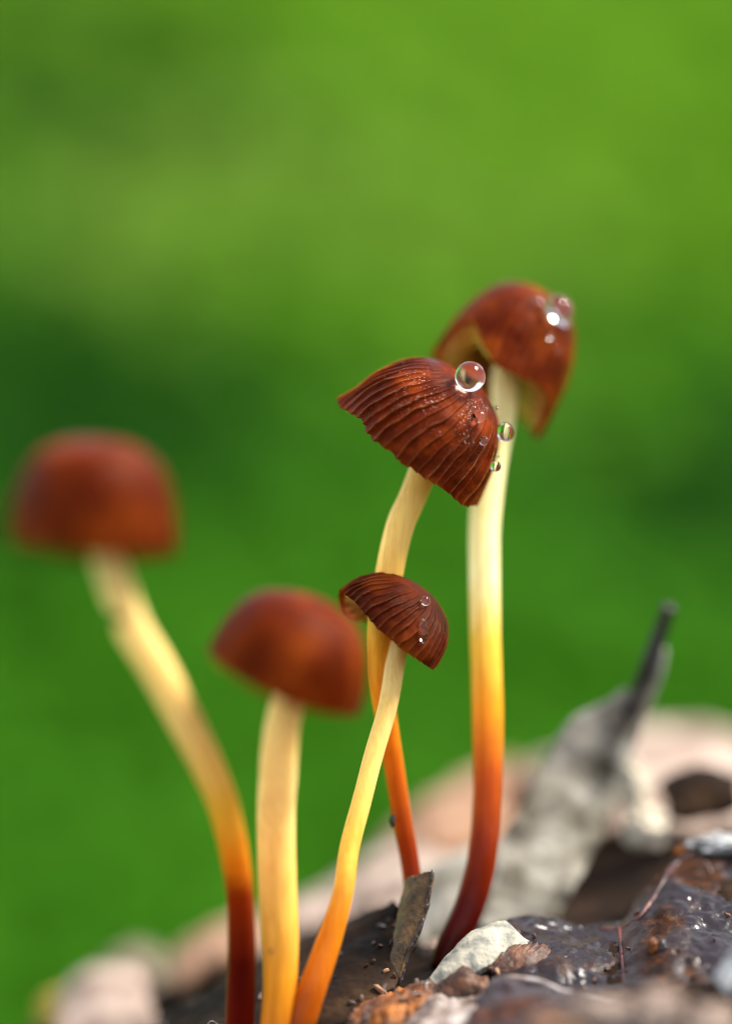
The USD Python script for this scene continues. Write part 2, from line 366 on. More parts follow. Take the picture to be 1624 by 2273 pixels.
VEIN = mottled('purple_vein', [(0.36, (0.02, 0.008, 0.010)), (0.55, (0.06, 0.020, 0.022)), (0.72, (0.22, 0.045, 0.015))], 500.0, rough=(0.25, 0.5), bump=0.4, spec=0.4, coat=0.0)
SUNLIT_TONE = leaf_material('sunlit_tone_leaves', (0.125, 0.300, 0.012), (0.200, 0.410, 0.028), 0.5)  # yellow green with the sunlight of the upper bank put into the colour
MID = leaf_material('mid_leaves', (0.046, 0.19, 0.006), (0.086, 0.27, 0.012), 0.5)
SHADE_TONE = leaf_material('shade_tone_leaves', (0.008, 0.055, 0.001), (0.022, 0.095, 0.003), 0.25)  # dark green with the shade of gaps in the foliage put into the colour
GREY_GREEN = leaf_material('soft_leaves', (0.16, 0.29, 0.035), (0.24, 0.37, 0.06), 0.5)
MOSS = mottled('moss', [(0.35, (0.02, 0.10, 0.004)), (0.6, (0.05, 0.22, 0.008)), (0.75, (0.09, 0.30, 0.012))], 90.0, rough=(0.8, 0.9), bump=0.5, spec=0.1, bdist=0.002)

# ------------------------------------------------------------------ the ground: mound of litter, lawn and bank behind
rows = {
    -70: [(-900, 3300), (0, 3100), (812, 2900), (1624, 2750), (2600, 2500)],
    -30: [(-900, 2800), (0, 2640), (812, 2520), (1624, 2350), (2600, 2150)],
    -9: [(-900, 2650), (0, 2470), (600, 2400), (1000, 2310), (1300, 2270), (1624, 2220), (2600, 2000)],
    -2: [(-900, 2600), (0, 2430), (400, 2360), (640, 2300), (850, 2240), (1000, 2200), (1300, 2150), (1624, 2100), (2600, 1900)],
    3: [(-900, 2600), (0, 2400), (400, 2330), (640, 2250), (860, 2170), (980, 2130), (1150, 2075), (1330, 2060), (1500, 1990), (1624, 1940), (2600, 1800)],
    12: [(-900, 2550), (0, 2360), (350, 2270), (550, 2190), (750, 2080), (900, 2060), (1100, 2050), (1330, 1990), (1624, 1900), (2600, 1700)],
    24: [(-900, 2500), (0, 2330), (300, 2200), (520, 2110), (700, 2010), (900, 1880), (1060, 1800), (1250, 1770), (1480, 1790), (1624, 1820), (2600, 1800)],
    34: [(-900, 2450), (0, 2320), (300, 2190), (520, 2080), (700, 1975), (900, 1830), (1060, 1740), (1220, 1690), (1480, 1680), (1624, 1710), (2600, 1740)],
    50: [(-900, 2500), (0, 2420), (520, 2300), (900, 2100), (1250, 1960), (1624, 1900), (2600, 1850)],
    80: [(-900, 2700), (812, 2600), (1624, 2450), (2600, 2400)],
}
pts, vals = [], []
for d, r in rows.items():
    for px, py in r:
        w = W(px, py, d)
        pts.append(w[:2]); vals.append(w[2])
height = RBFInterpolator(np.array(pts) / 30.0, np.array(vals), kernel='linear', smoothing=0.002)


def gz(x, y):
    return height(np.stack([np.ravel(x), np.ravel(y)], 1) / 30.0).reshape(np.shape(x))


gx, gy = np.meshgrid(np.linspace(-55, 60, 231), np.linspace(-90, 78, 337), indexing='ij')
zz = gz(gx, gy)
p3 = np.stack([gx, gy, zz], -1)
zz = zz + 1.1 * (meshkit.fbm(p3 / 6.0 + 40, 5, 3) - 0.5) * 2 - 0.5
v = np.stack([gx, gy, zz], -1).reshape(-1, 3)
f = grid_faces(*gx.shape)
tag(obj('mound', (v, f), SOIL), 'dark mound of rotting leaf soil that the mushrooms grow on', 'ground', kind='structure')

# bank of green ground behind: low lawn that climbs away from the camera
bx, by = np.meshgrid(np.linspace(-700, 700, 120), np.linspace(-320, 620, 120), indexing='ij')


def bank_z(x, y):
    t = np.clip((y - 95) / 200.0, 0, 1)
    t2 = np.clip((y - 295) / 325.0, 0, 1)
    return -48 + 168 * t ** 1.1 + 4 * t2


bz = bank_z(bx, by) + 9 * (meshkit.fbm(np.stack([bx, by, bx * 0], -1) / 40 + 70, 4, 5) - 0.5) * 2
tag(obj('grassy_bank', (np.stack([bx, by, bz], -1).reshape(-1, 3), grid_faces(*bx.shape)), MOSS), 'green mossy ground that climbs behind the mound, far out of focus', 'ground', kind='structure')


def blob(cx, cy, rx, ry, p=2.0):
    return lambda X, Y: np.exp(-(np.abs((X - cx) / rx) ** p + np.abs((Y - cy) / ry) ** p))


rngf = np.random.default_rng(5)
fx, fy = rngf.uniform(-105, 105, 60000), rngf.uniform(92, 300, 60000)
fz = bank_z(fx, fy)
fp = project(np.stack([fx, fy, fz + 12.0], 1))       # by where the leaf tops come
inside = (fp[:, 0] > -500) & (fp[:, 0] < 2120) & (fp[:, 1] > -350) & (fp[:, 1] < 2600)
fx, fy, fz, fp = fx[inside][:13000], fy[inside][:13000], fz[inside][:13000], fp[inside][:13000]
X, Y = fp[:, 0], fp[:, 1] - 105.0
w_shade = np.clip(4.0 * blob(-20, 770, 380, 170)(X, Y) + 1.2 * blob(1720, 940, 420, 170)(X, Y) + 0.8 * blob(60, 20, 420, 190)(X, Y) + 0.24 * blob(812, 800, 2500, 170)(X, Y), 0, 0.97)  # where shaded gaps are painted through darker leaf colour
w_soft = (1 - w_shade) * 0.75 * blob(480, 330, 560, 190)(X, Y)
w_sunlit = (1 - w_shade - w_soft) * np.clip((860 - Y) / 560 + (X - 812) / 2600, 0, 1)  # where the sunlit top is painted through lighter leaf colour
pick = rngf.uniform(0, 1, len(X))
kind_of = np.where(pick < w_shade, 0, np.where(pick < w_shade + w_soft, 1, np.where(pick < w_shade + w_soft + w_sunlit, 2, 3)))


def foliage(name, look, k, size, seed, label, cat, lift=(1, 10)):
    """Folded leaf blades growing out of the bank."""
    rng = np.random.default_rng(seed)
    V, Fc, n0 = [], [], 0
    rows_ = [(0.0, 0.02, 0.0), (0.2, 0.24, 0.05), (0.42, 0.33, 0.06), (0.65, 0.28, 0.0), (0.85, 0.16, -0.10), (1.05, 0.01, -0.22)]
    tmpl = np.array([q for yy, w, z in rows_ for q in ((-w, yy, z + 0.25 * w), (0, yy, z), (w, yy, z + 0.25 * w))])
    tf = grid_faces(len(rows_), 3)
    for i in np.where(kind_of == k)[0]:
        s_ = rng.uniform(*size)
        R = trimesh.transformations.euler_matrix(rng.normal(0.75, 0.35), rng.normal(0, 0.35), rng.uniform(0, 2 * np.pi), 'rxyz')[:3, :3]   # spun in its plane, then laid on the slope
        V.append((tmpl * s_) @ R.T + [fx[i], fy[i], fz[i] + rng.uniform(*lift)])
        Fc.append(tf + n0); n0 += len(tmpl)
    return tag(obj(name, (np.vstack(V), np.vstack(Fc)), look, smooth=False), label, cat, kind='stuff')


foliage('shade_tone_foliage', SHADE_TONE, 0, (6, 12), 3, 'leaves coloured dark green for the shaded gaps at left and right of the background', 'foliage')
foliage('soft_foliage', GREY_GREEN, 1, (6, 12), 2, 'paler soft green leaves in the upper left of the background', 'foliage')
foliage('sunlit_tone_foliage', SUNLIT_TONE, 2, (5, 11), 1, 'leaves coloured bright yellow green for the sunlit top of the background', 'foliage')
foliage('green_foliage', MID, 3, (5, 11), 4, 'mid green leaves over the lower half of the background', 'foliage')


# ------------------------------------------------------------------ mushrooms
def make_cap(parent, c, d, up, tilt, R, H, look, n_ridge, amp, seed, nt=140, nth=720, pr=0.75, pz=1.15, flare=None, jag=0.04, lobes=None, gills=True, twist=0.0, margin_z=None, wander_amp=0.17, gill_depth=0.24):
    """c: centre of the margin circle in the picture; up: apex direction in the picture (x, y up); tilt > 0 leans the apex to the camera (degrees);
    R, H in picture units. Returns frame and outer vertices."""
    rng = np.random.default_rng(seed)
    sc = S * (D + d) / D
    R, H = R * sc, H * sc
    o = W(c[0], c[1], d)
    ux, uz = np.array(up, float) / np.hypot(*up)
    side = np.array([uz, 0, -ux])                     # to the right along the margin
    axis0 = np.array([ux, 0, uz])
    back = np.array([0, 1.0, 0])
    tl = math.radians(tilt)
    axis = axis0 * math.cos(tl) - back * math.sin(tl)
    bk = back * math.cos(tl) + axis0 * math.sin(tl)

    def surface(nt, nth, inset=0.0, ridges=True):
        t = np.linspace(0, 1, nt)[:, None]
        th = np.linspace(0, 2 * np.pi, nth, endpoint=False)[None]
        r = np.sin(t * np.pi / 2) ** pr
        z = np.cos(t * np.pi / 2) ** pz
        cs, sn = np.cos(th), np.sin(th)
        wv = meshkit.fbm(np.stack(np.broadcast_arrays(cs * 1.6 + 9, sn * 1.6 + 9, t * 1.2), -1), 3, seed) - 0.5
        rr = R * r * (1 + 0.13 * wv * t)
        zh = H * z + 0.0 * th
        for (ang, wid, dr, dz) in (flare or []):
            g = np.exp(-((np.angle(np.exp(1j * (th - ang)))) / wid) ** 2)
            rr = rr + R * dr * g * t ** 5
            zh = zh + H * dz * g * t ** 4
        if margin_z is not None:
            zh = zh + H * margin_z(th) * t ** 5
        nr = n_ridge
        wander = th + twist * (1 - t) ** 1.5 + wander_amp * (meshkit.fbm(np.stack(np.broadcast_arrays(cs * 3.2 + 4, sn * 3.2 + 4, t * 2.6), -1), 3, seed + 5) - 0.5)
        ph = wander * nr / (2 * np.pi)
        k = np.floor(ph).astype(int) % nr
        fr = ph - np.floor(ph)
        jit = rng.uniform(0.55, 1.25, nr)[k]
        fall = np.clip((fr - 0.74) / 0.26, 0, 1)
        crest = np.where(fr < 0.74, (fr / 0.74) ** 1.4, 1 - fall * fall * (3 - 2 * fall))   # pleats that overlap like shingles
        env = np.clip((t - 0.22) / 0.5, 0, 1) ** 0.9
        env = env * np.clip(0.35 + 1.5 * meshkit.fbm(np.stack(np.broadcast_arrays(cs * 2.2 + 14, sn * 2.2 + 14, t * 3), -1), 3, seed + 17), 0, 1.3)
        ridge = crest * jit * env
        line = crest * np.clip(env * 1.6, 0, 1) * np.clip(0.75 + 0.25 * jit, 0, 1)
        zj = jag * H * (meshkit.fbm(np.stack(np.broadcast_arrays(cs * 6 + 2, sn * 6 + 2, t * 0 + 1), -1), 5, seed + 8) - 0.5) * 2 * t ** 6 - 0.35 * jag * H * crest * t ** 8
        P = o + (rr * sn)[..., None] * 0 + (rr * cs)[..., None] * side + (rr * sn)[..., None] * bk + (zh + zj)[..., None] * axis
        v = P.reshape(-1, 3)
        f = grid_faces(nt, nth, True)
        n = vnormals(v, f)
        if ((v - o - axis * H * 0.3) * n).sum(1).mean() < 0:
            n = -n
            f = f[:, ::-1]
        n[:nth] = axis
        dent = 0.16 * (meshkit.fbm(v / 2.2 + 60, 4, seed + 3) - 0.5) * 2 * (1 - 0.3 * np.broadcast_to(t, (nt, nth)).ravel())
        h = dent + (amp * ridge.ravel() if ridges else 0) - inset
        return v + n * h[:, None], f, n, line.ravel(), np.broadcast_to(t, (nt, nth)).ravel()

    vo, fo, no, rg, mg = surface(nt, nth)
    th_in = 0.26
    vi = vo - no * (th_in * (1 - 0.55 * mg ** 3))[:, None]
    k = len(vo)
    rim = np.arange((nt - 1) * nth, nt * nth)
    r2 = np.roll(rim, -1)
    sidef = np.vstack([np.stack([rim, rim + k, r2 + k], 1), np.stack([rim, r2 + k, r2], 1)])
    m = trimesh.Trimesh(np.vstack([vo, vi]), np.vstack([fo, fo[:, ::-1] + k, sidef]), process=False)
    m.fix_normals()
    cap = obj('cap', m, look, parent, attrs={'ridge': np.r_[rg, rg * 0], 'margin': np.r_[mg, mg]})
    # underside lining and gills
    vu = (vo - no * 0.36)[: (nt - 2) * nth].reshape(nt - 2, nth, 3)[::4, ::4]
    un = vu.shape[:2]
    vu = vu.reshape(-1, 3)
    fu = grid_faces(*un, True)
    obj('underside', (vu, fu), LINING, cap)
    if gills:
        G = vu.reshape(un[0], un[1], 3)
        ng = gills
        for q in range(ng):
            j = int(q * un[1] / ng) % un[1]
            col = G[int(un[0] * 0.22):, j]
            w = np.linspace(0, 1, len(col))
            depth = (gill_depth * R + 0.22) * np.sin(np.pi * np.clip(w * 0.97 + 0.03, 0, 1)) ** 0.6
            inward = -axis * 0.75 - (col - o - axis * ((col - o) @ axis)[:, None]) / np.linalg.norm(col - o, axis=1, keepdims=True) * 0.75
            low = col + inward * depth[:, None]
            tang = np.cross(axis, col - o); tang /= np.linalg.norm(tang, axis=1, keepdims=True)
            a, b = col + tang * 0.05, col - tang * 0.05
            c1, d1 = low + tang * 0.03, low - tang * 0.03
            nn = len(col)
            V = np.vstack([a, c1, d1, b]).reshape(4, nn, 3).transpose(1, 0, 2).reshape(-1, 3)
            obj('gill', (V, grid_faces(nn, 4, True)), GILL, cap)
    return dict(v=vo, n=no, axis=axis, o=o, H=H, R=R, cap=cap)


def make_stem(parent, pts, look, seed, nick=None, cap=None):
    """pts: (px, py, width, d) from top to base; the top runs on up into the cap."""
    P = np.array([[*W(px, py, d), 0.5 * w * S * (D + d) / D] for px, py, w, d in pts])
    if cap is not None:
        top = cap['o'] + cap['axis'] * cap['H'] * 0.62
        P = np.vstack([[*top, P[0, 3] * 0.9], P])
    c = curve(P, 160)
    v, f, uv = tube(c[:, :3], c[:, 3], 40, wob=0.025, seed=seed)
    if nick is not None:
        px, py, d, rad, dep = nick
        q = W(px, py, d)
        g = np.exp(-(np.linalg.norm((v - q) * [1, 0.5, 1.3], axis=1) / rad) ** 2)
        i = np.argmin(np.linalg.norm(c[:, :3] - q, axis=1))
        dirn = c[i, :3] - q
        v = v + dirn / np.linalg.norm(dirn) * (g * dep)[:, None]
    obj('stem', (v, f), look, parent, uv=uv)
    return c


PI = math.pi
# A: front mushroom with pleated cap
A = thing('mushroom', W(900, 2010, 3), 'front mushroom with the pleated russet cap that carries the biggest water drop', 'mushroom')
capA = make_cap(A, (911, 1000), 3.0, (0.60, 0.80), 11, 176, 205, CAP_LOOK, 42, 0.17, 11, pr=0.72, pz=1.05, nt=200, nth=1200,
                flare=[(PI, 0.40, 0.13, -0.03), (0.0, 0.35, 0.06, -0.04), (PI + 0.75, 0.22, -0.02, 0.05), (-0.5, 0.25, 0.0, -0.06)], jag=0.028, gills=26, twist=-0.7)
make_stem(A, [(932, 1060, 62, 2.6), (912, 1110, 62, 2.4), (890, 1160, 63, 2.2), (862, 1280, 63, 2), (845, 1400, 62, 2), (842, 1480, 56, 2.2), (856, 1590, 50, 2.4), (874, 1700, 45, 3), (894, 1830, 43, 3.4), (912, 1930, 41, 3.6), (922, 2030, 40, 3.6)], STEM_A, 1, cap=capA)
# B: small mushroom
B = thing('mushroom', W(670, 2230, -3), 'smallest mushroom with a dark brown ridged cap and thin leaning stem', 'mushroom')
capB = make_cap(B, (862, 1398), 2.0, (0.62, 0.78), 5, 130, 120, CAP_DARK, 40, 0.13, 23, pr=0.8, pz=1.0, nt=160, nth=1000,
                flare=[(PI, 0.35, 0.05, 0.04), (2.35, 0.55, 0.0, -0.42), (-2.4, 0.5, 0.0, 0.10), (0.0, 0.5, -0.02, -0.05)], jag=0.022, gills=26, twist=-0.6)
make_stem(B, [(880, 1455, 44, 1.6), (862, 1560, 43, 1), (828, 1680, 43, 0.2), (802, 1780, 44, -0.6), (774, 1890, 45, -1.4), (763, 1972, 46, -2.2), (724, 2107, 58, -2.6), (690, 2203, 64, -3), (660, 2290, 70, -3)], STEM_B, 2, cap=capB)
# C: tall mushroom behind
C = thing('mushroom', W(1000, 2100, 3.5), 'tallest mushroom behind the front one, cap tipped to the right showing orange gills', 'mushroom')
capC = make_cap(C, (1092, 852), 9.0, (0.47, 0.88), -13, 150, 236, CAP_SMOOTH, 40, 0.07, 37, pr=0.62, pz=1.0, nt=120, nth=720,
                margin_z=lambda th: 0.33 * np.exp(-(np.angle(np.exp(1j * (th + PI / 2 + 0.85))) / 0.46) ** 2) + 0.07 * np.exp(-(np.angle(np.exp(1j * (th + 0.9))) / 0.4) ** 2) - 0.20 * np.exp(-(np.angle(np.exp(1j * (th - 0.25))) / 0.42) ** 2),
                jag=0.03, gills=44, gill_depth=0.52)
make_stem(C, [(1120, 850, 60, 8), (1117, 920, 56, 7.6), (1100, 1000, 58, 7.2), (1080, 1100, 70, 6.8), (1074, 1200, 68, 6.3), (1076, 1400, 68, 5.6), (1082, 1600, 69, 5), (1082, 1720, 65, 4.6), (1078, 1820, 64, 4.3), (1070, 1900, 65, 4), (1056, 1965, 66, 4), (1034, 2030, 66, 3.8), (1005, 2090, 64, 3.5), (985, 2150, 66, 3.5)], STEM_C, 3, cap=capC)
# D: mushroom with blurred cap
Dm = thing('mushroom', W(620, 2290, -3), 'mushroom with a pale thick stem and smooth blurred cap left of the smallest one', 'mushroom')
capD = make_cap(Dm, (627, 1502), -11.0, (0.39, 0.92), 13, 180, 190, CAP_SMOOTH, 36, 0.05, 41, pr=0.70, pz=1.0, nt=80, nth=360, flare=[(0.0, 0.4, 0.06, -0.03)], jag=0.02, gills=24)
make_stem(Dm, [(640, 1545, 72, -9), (622, 1640, 80, -7.5), (617, 1720, 84, -6), (612, 1820, 85, -4.2), (615, 1950, 86, -3.6), (620, 2060, 85, -3.2), (622, 2150, 78, -3), (618, 2240, 74, -3), (610, 2320, 76, -3)], STEM_D, 4, cap=capD)
# E: left mushroom
E = thing('mushroom', W(530, 2320, -2), 'leftmost mushroom with a rounded blurred cap on a long curved stem', 'mushroom')
capE = make_cap(E, (203, 1206), -18.0, (0.05, 1.0), 8, 188, 232, CAP_SMOOTH, 36, 0.05, 53, pr=0.60, pz=0.95, nt=80, nth=360, flare=[(-2.1, 0.3, 0.0, 0.04), (PI, 0.6, -0.02, 0.06), (0, 0.5, 0.0, -0.03)], jag=0.02, gills=24)
make_stem(E, [(232, 1215, 74, -17.5), (258, 1300, 77, -16.5), (290, 1385, 78, -15), (350, 1485, 79, -13.5), (410, 1600, 76, -12), (460, 1700, 73, -10), (499, 1800, 68, -8), (521, 1900, 64, -6.5), (533, 2000, 61, -5), (536, 2100, 62, -4), (534, 2200, 65, -3), (530, 2330, 62, -2)], STEM_E, 5, cap=capE, nick=(248, 1372, -15.5, 0.55, 0.35))


for par, px, py, d, r, sc in ((A, 871, 1822, 2.6, 8, (0.7, 0.6, 1.9)), (Dm, 601, 2112, -5.0, 4, (1, 0.5, 1)), (E, 262, 1372, -16.4, 13, (1.1, 0.5, 0.8))):
    m = lump(W(px, py, d), r * S, px, 3, 0.5, sc, 1.5)
    obj('scar', m, TWIG if par is not E else BROWN_BARK, par)


# ------------------------------------------------------------------ water drops
def surface_at(cap, px, py):
    q = project(cap['v'])
    front = cap['n'][:, 1] < -0.12
    dd = np.linalg.norm(q - [px, py], axis=1) + np.where(front, 0, 1e5)
    i = np.argmin(dd)
    return cap['v'][i], cap['n'][i]


def drop(cap, px, py, r, label, sink=0.78, flat=1.0, stretch=1.0):
    """A bead on the cap where (px, py) meets it; flat squeezes it along the surface normal, stretch draws it out downhill."""
    p, n = surface_at(cap, px, py)
    rr = r * S * (D + p[1]) / D
    dn = np.array([0, 0, -1.0]) - n * (-n[2]); dn /= np.linalg.norm(dn)
    sd = np.cross(n, dn)
    v0 = np.array(trimesh.creation.icosphere(5).vertices)
    wob = 1 + 0.05 * (meshkit.fbm(v0 * 1.3 + px, 2, int(py)) - 0.5)
    h = np.maximum(v0[:, 0], -0.85 + 0.2 * (v0[:, 0] + 0.85))
    v = (h * flat * wob)[:, None] * n + (v0[:, 1] * stretch * wob)[:, None] * dn + (v0[:, 2] * wob)[:, None] * sd
    c = p + n * rr * sink * flat
    return tag(obj('water_drop', (v * rr + c, trimesh.creation.icosphere(5).faces), water, base=c), label, 'water drop')


drop(capA, 1025, 858, 34, 'largest clear round water drop, perched on top of the front pleated cap', sink=0.97)
drop(capA, 1054, 926, 15, 'second clear drop on the front cap, a little below the largest one', sink=0.9)
drop(capA, 1104, 958, 19, 'bright drop hanging on the right rim of the front cap against the pale stem', stretch=1.15, sink=0.92)
drop(capA, 1066, 977, 10.5, 'small round drop on the front cap left of the bright rim drop', sink=0.92)
drop(capA, 1090, 1032, 12, 'lowest small drop on the right side of the front cap', sink=0.9)
drop(capA, 1095, 906, 6, 'tiny drop on the right shoulder of the front cap above the bright rim drop')
drop(capA, 1047, 984, 4.5, 'tiny bead left of the small round drop on the front cap')
drop(capA, 1068, 993, 4.5, 'tiny bead just under the small round drop on the front cap')
drop(capA, 1104, 1012, 5, 'tiny bead at the front cap edge above its lowest drop')
drop(capB, 938, 1338, 11.5, 'small clear drop near the top of the smallest brown cap')
drop(capB, 936, 1400, 12, 'long drop running down the right of the smallest brown cap', stretch=2.3, flat=0.7, sink=0.5)
drop(capC, 1226, 696, 32, 'large shining drop on the right shoulder of the tallest mushroom cap', flat=0.85, sink=0.95, stretch=1.05)
drop(capC, 1214, 704, 19, 'lower left drop of the shining cluster on the shoulder of the tallest cap', flat=0.6, sink=0.7)
drop(capC, 1246, 712, 16, 'lower right drop of the shining cluster on the shoulder of the tallest cap', flat=0.7, sink=0.8)
drop(capC, 1190, 672, 16, 'flat drop beside the large shining one on the tallest cap', flat=0.5, sink=0.5)
drop(capC, 1218, 745, 9, 'tiny drop below the large shining one on the tallest cap', flat=0.7)
drop(capC, 1236, 775, 9, 'lowest tiny drop on the right flank of the tallest cap', flat=0.7)

rng = np.random.default_rng(77)
bv, bf, nb_ = [], [], 0
ico = trimesh.creation.icosphere(2)
for k in range(70):
    px, py = rng.normal(1045, 32), rng.normal(965, 48)
    p, n = surface_at(capA, px, py)
    r = rng.uniform(0.025, 0.06) * (1.6 if k % 9 == 0 else 1)
    bv.append(ico.vertices * r + p + n * r * 0.5); bf.append(ico.faces + nb_); nb_ += len(ico.vertices)
tag(obj('water_beads', (np.vstack(bv), np.vstack(bf)), water, base=bv[0].mean(0)), 'fine mist of minute water beads on the right half of the front cap', 'water beads', kind='stuff')

# ------------------------------------------------------------------ leaves and scraps on the mound
# large dark leaf at left under the stems
Lf = sheet([(300, 2330, 9), (420, 2215, 9), (520, 2155, 9), (670, 2080, 8), (775, 2032, 6.5), (884, 1994, 4.5)],
           [(380, 2420, -3), (520, 2370, -4), (650, 2320, -4), (740, 2280, -3.5), (830, 2225, -2), (885, 2190, 0)], 120, 60, bulge=0.5, rough=0.35, seed=1, ragged=0.04)
tag(obj('dead_leaf', Lf[:2], DARK_LEAF, base=W(640, 2250, 0)), 'large dark brown leaf lying under the stems at lower left', 'leaf')
SH = thing('dead_leaf', W(890, 2150, 1), 'upturned olive brown leaf shard standing in front of the front stem base', 'leaf')
s = sheet([(897, 1952, 2.6), (889, 1990, 2.4), (880, 2040, 2.2), (868, 2100, 1.8), (850, 2160, 1.2), (826, 2225, 0.5)],
          [(957, 1932, 1.2), (950, 1985, 1.0), (936, 2040, 0.8), (920, 2082, 0.6), (903, 2110, 0.5), (884, 2190, 0.2)], 110, 40, bulge=0.35, thick=0.3, rough=0.12, rfreq=3, seed=4, ragged=0.02)
obj('blade', s[:2], SHARD, SH)
# its glossy toothed rim
ed = curve(WA([(958, 1930, 1.2), (953, 1985, 0.9), (939, 2040, 0.7), (923, 2082, 0.5), (907, 2112, 0.4), (901, 2140, 0.3), (886, 2188, 0.1)]), 120)
rd = 0.045 + 0.13 * (meshkit.fbm(np.stack([np.linspace(0, 19, 120), np.zeros(120), np.zeros(120)], 1), 3, 6) - 0.3)
v, f, _ = tube(ed, np.maximum(rd, 0.02), 14, wob=0.5, seed=6)
obj('rim', (v, f), SHARD_EDGE, SH)


# main wet leaf with relief: pits, water film, torn flaps
def wet_relief(v):
    n1 = meshkit.fbm(v / 1.1 + 11, 4, 71)
    n2 = meshkit.noise(v / 0.42 + 5, 72)
    pits = -0.16 * np.clip((n2 - 0.70) / 0.2, 0, 1) * np.clip((n1 - 0.55) / 0.15, 0, 1)
    return pits + 1.5 * (meshkit.fbm(v / 3.6 + 3, 4, 73) - 0.5)


WL = thing('dead_leaf', W(1380, 2120, 0), 'large wet blackish leaf with purple veins covering the mound at lower right', 'leaf')
s = sheet([(1108, 2046, 2.5), (1172, 2032, 3.2), (1238, 2040, 3.5), (1300, 2050, 3.6), (1370, 2040, 4), (1440, 1965, 5), (1500, 1905, 6), (1580, 1885, 7), (1680, 1860, 8), (1800, 1830, 8)],
          [(1085, 2215, -3.5), (1150, 2225, -4), (1230, 2235, -5), (1300, 2250, -5.5), (1380, 2260, -6), (1450, 2265, -6.5), (1520, 2265, -7), (1600, 2260, -7), (1700, 2240, -7), (1800, 2220, -7)],
          300, 150, bulge=0.5, thick=0.4, rough=0.36, rfreq=1.0, seed=8, ragged=0.02, relief=wet_relief)
obj('blade', s[:2], WET_LEAF, WL)
wtree = cKDTree(project(s[0][:300 * 150]))
wtop = s[0][:300 * 150]


def on_leaf(px, py, lift=-0.02):
    i = wtree.query([px, py])[1]
    return wtop[i] + np.array([0, -0.4, 0.9]) * lift


for pl, r0, r1 in (([(1535, 1893), (1501, 1916), (1470, 1958), (1447, 1997), (1407, 2043), (1374, 2060), (1330, 2062)], 0.30, 0.16),
                   ([(1374, 2058), (1377, 2090), (1380, 2125), (1382, 2165), (1383, 2215)], 0.20, 0.09)):
    pp = np.array([on_leaf(*q) for q in pl])
    c = curve(pp, 70)
    v, f, _ = tube(c, 0.62 * np.linspace(r0, r1, 70) * (0.7 + 0.5 * meshkit.noise(np.stack([np.linspace(0, 9, 70)] * 3, 1), 3)), 12, wob=0.2, seed=12)
    obj('vein', (v, f), VEIN, WL)
# torn flaps lying on it
for (ea, eb, sd) in (([(1150, 2092, 0.2), (1180, 2096, 0.3), (1215, 2106, 0.4), (1222, 2120, 0.2)], [(1075, 2160, -1.2), (1120, 2172, -1.4), (1165, 2178, -1.6), (1196, 2168, -1.6)], 21),):
    t = sheet(ea, eb, 60, 30, bulge=0.2 if sd == 22 else 0.35, thick=0.22, rough=0.05 if sd == 22 else 0.12, rfreq=2.5, seed=sd, ragged=0.07, endrag=0.06)
    tt = t[0] + np.array([0, -0.55, 0.25])
    obj('torn_flap', (tt, t[1]), WET_LEAF if sd == 22 else BROWN_BARK, WL)
# little crumb with its own film of water
cr = on_leaf(1459, 2112, 0.1)
CR = thing('leaf_crumb', cr, 'tiny orange crumb stuck in a bead of water on the wet dark leaf', 'crumb')
v, f = lump(cr + [-0.25, 0, 0.25], 0.33, 3, 3, 0.6, (1, 0.7, 1.15), 2.2)
obj('crumb', (v, f), ORANGE_BARK, CR)
v, f = lump(cr + [0.28, 0.05, 0.1], 0.42, 8, 4, 0.12, (0.8, 0.5, 1.2), 0.9)
obj('bead', (v, f), SHARD_EDGE, CR)

# pale leaf at the foot of the tall stem
s = sheet([(948, 2182, 0.2), (1002, 2108, 1.2), (1054, 2064, 1.8), (1117, 2045, 2.2), (1148, 2072, 1.6), (1170, 2098, 1.0)],
          [(962, 2190, -0.6), (1010, 2178, -0.6), (1050, 2164, -0.5), (1085, 2146, -0.3), (1125, 2126, 0.1), (1172, 2102, 0.5)], 110, 50, bulge=0.5, thick=0.4, rough=0.1, rfreq=2.0, seed=31, ragged=0.03)
tag(obj('dead_leaf', (s[0] + np.array([0, -1.1, 0.2]), s[1]), WHITE_LEAF, base=W(1060, 2130, 0)), 'pale grey lichen-crusted leaf at the foot of the tallest stem', 'leaf')
# rusty scraps in front
s = sheet([(800, 2225, -1.5), (850, 2206, -1.4), (887, 2192, -1.2), (925, 2180, -1.2), (950, 2169, -1.2), (966, 2182, -1.6)],
          [(745, 2330, -5), (800, 2310, -5), (850, 2290, -5), (890, 2270, -4.5), (925, 2245, -4), (962, 2212, -3)], 110, 60, bulge=0.5, thick=0.5, rough=0.38, rfreq=2.6, seed=41, ragged=0.06)
orange_top = s[0][:110 * 60]
tag(obj('leaf_scrap', s[:2], ORANGE_BARK, base=W(860, 2250, -3)), 'orange rusty rotten scrap in front of the upturned shard', 'leaf scrap')
s = sheet([(952, 2188, -1.8), (975, 2176, -1.8), (999, 2161, -1.8), (1031, 2142, -1.8), (1050, 2158, -1.9), (1078, 2166, -2)],
          [(950, 2218, -3), (980, 2222, -3.2), (1005, 2222, -3.4), (1032, 2210, -3.4), (1060, 2206, -3.4), (1092, 2196, -3.4)], 90, 50, bulge=0.5, thick=0.5, rough=0.33, rfreq=3.0, seed=43, ragged=0.08)
tag(obj('leaf_scrap', s[:2], BROWN_BARK, base=W(1010, 2190, -2.5)), 'jagged red brown scrap leaning on the pale lichen-crusted leaf', 'leaf scrap')
s = sheet([(905, 2262, -4), (935, 2228, -3.4), (975, 2208, -3), (1020, 2212, -3.2), (1075, 2200, -3.2)],
          [(880, 2340, -8), (930, 2330, -8), (980, 2330, -8), (1040, 2320, -8), (1110, 2300, -7.5)], 100, 60, bulge=0.4, thick=0.5, rough=0.35, rfreq=2.4, seed=47, ragged=0.05)
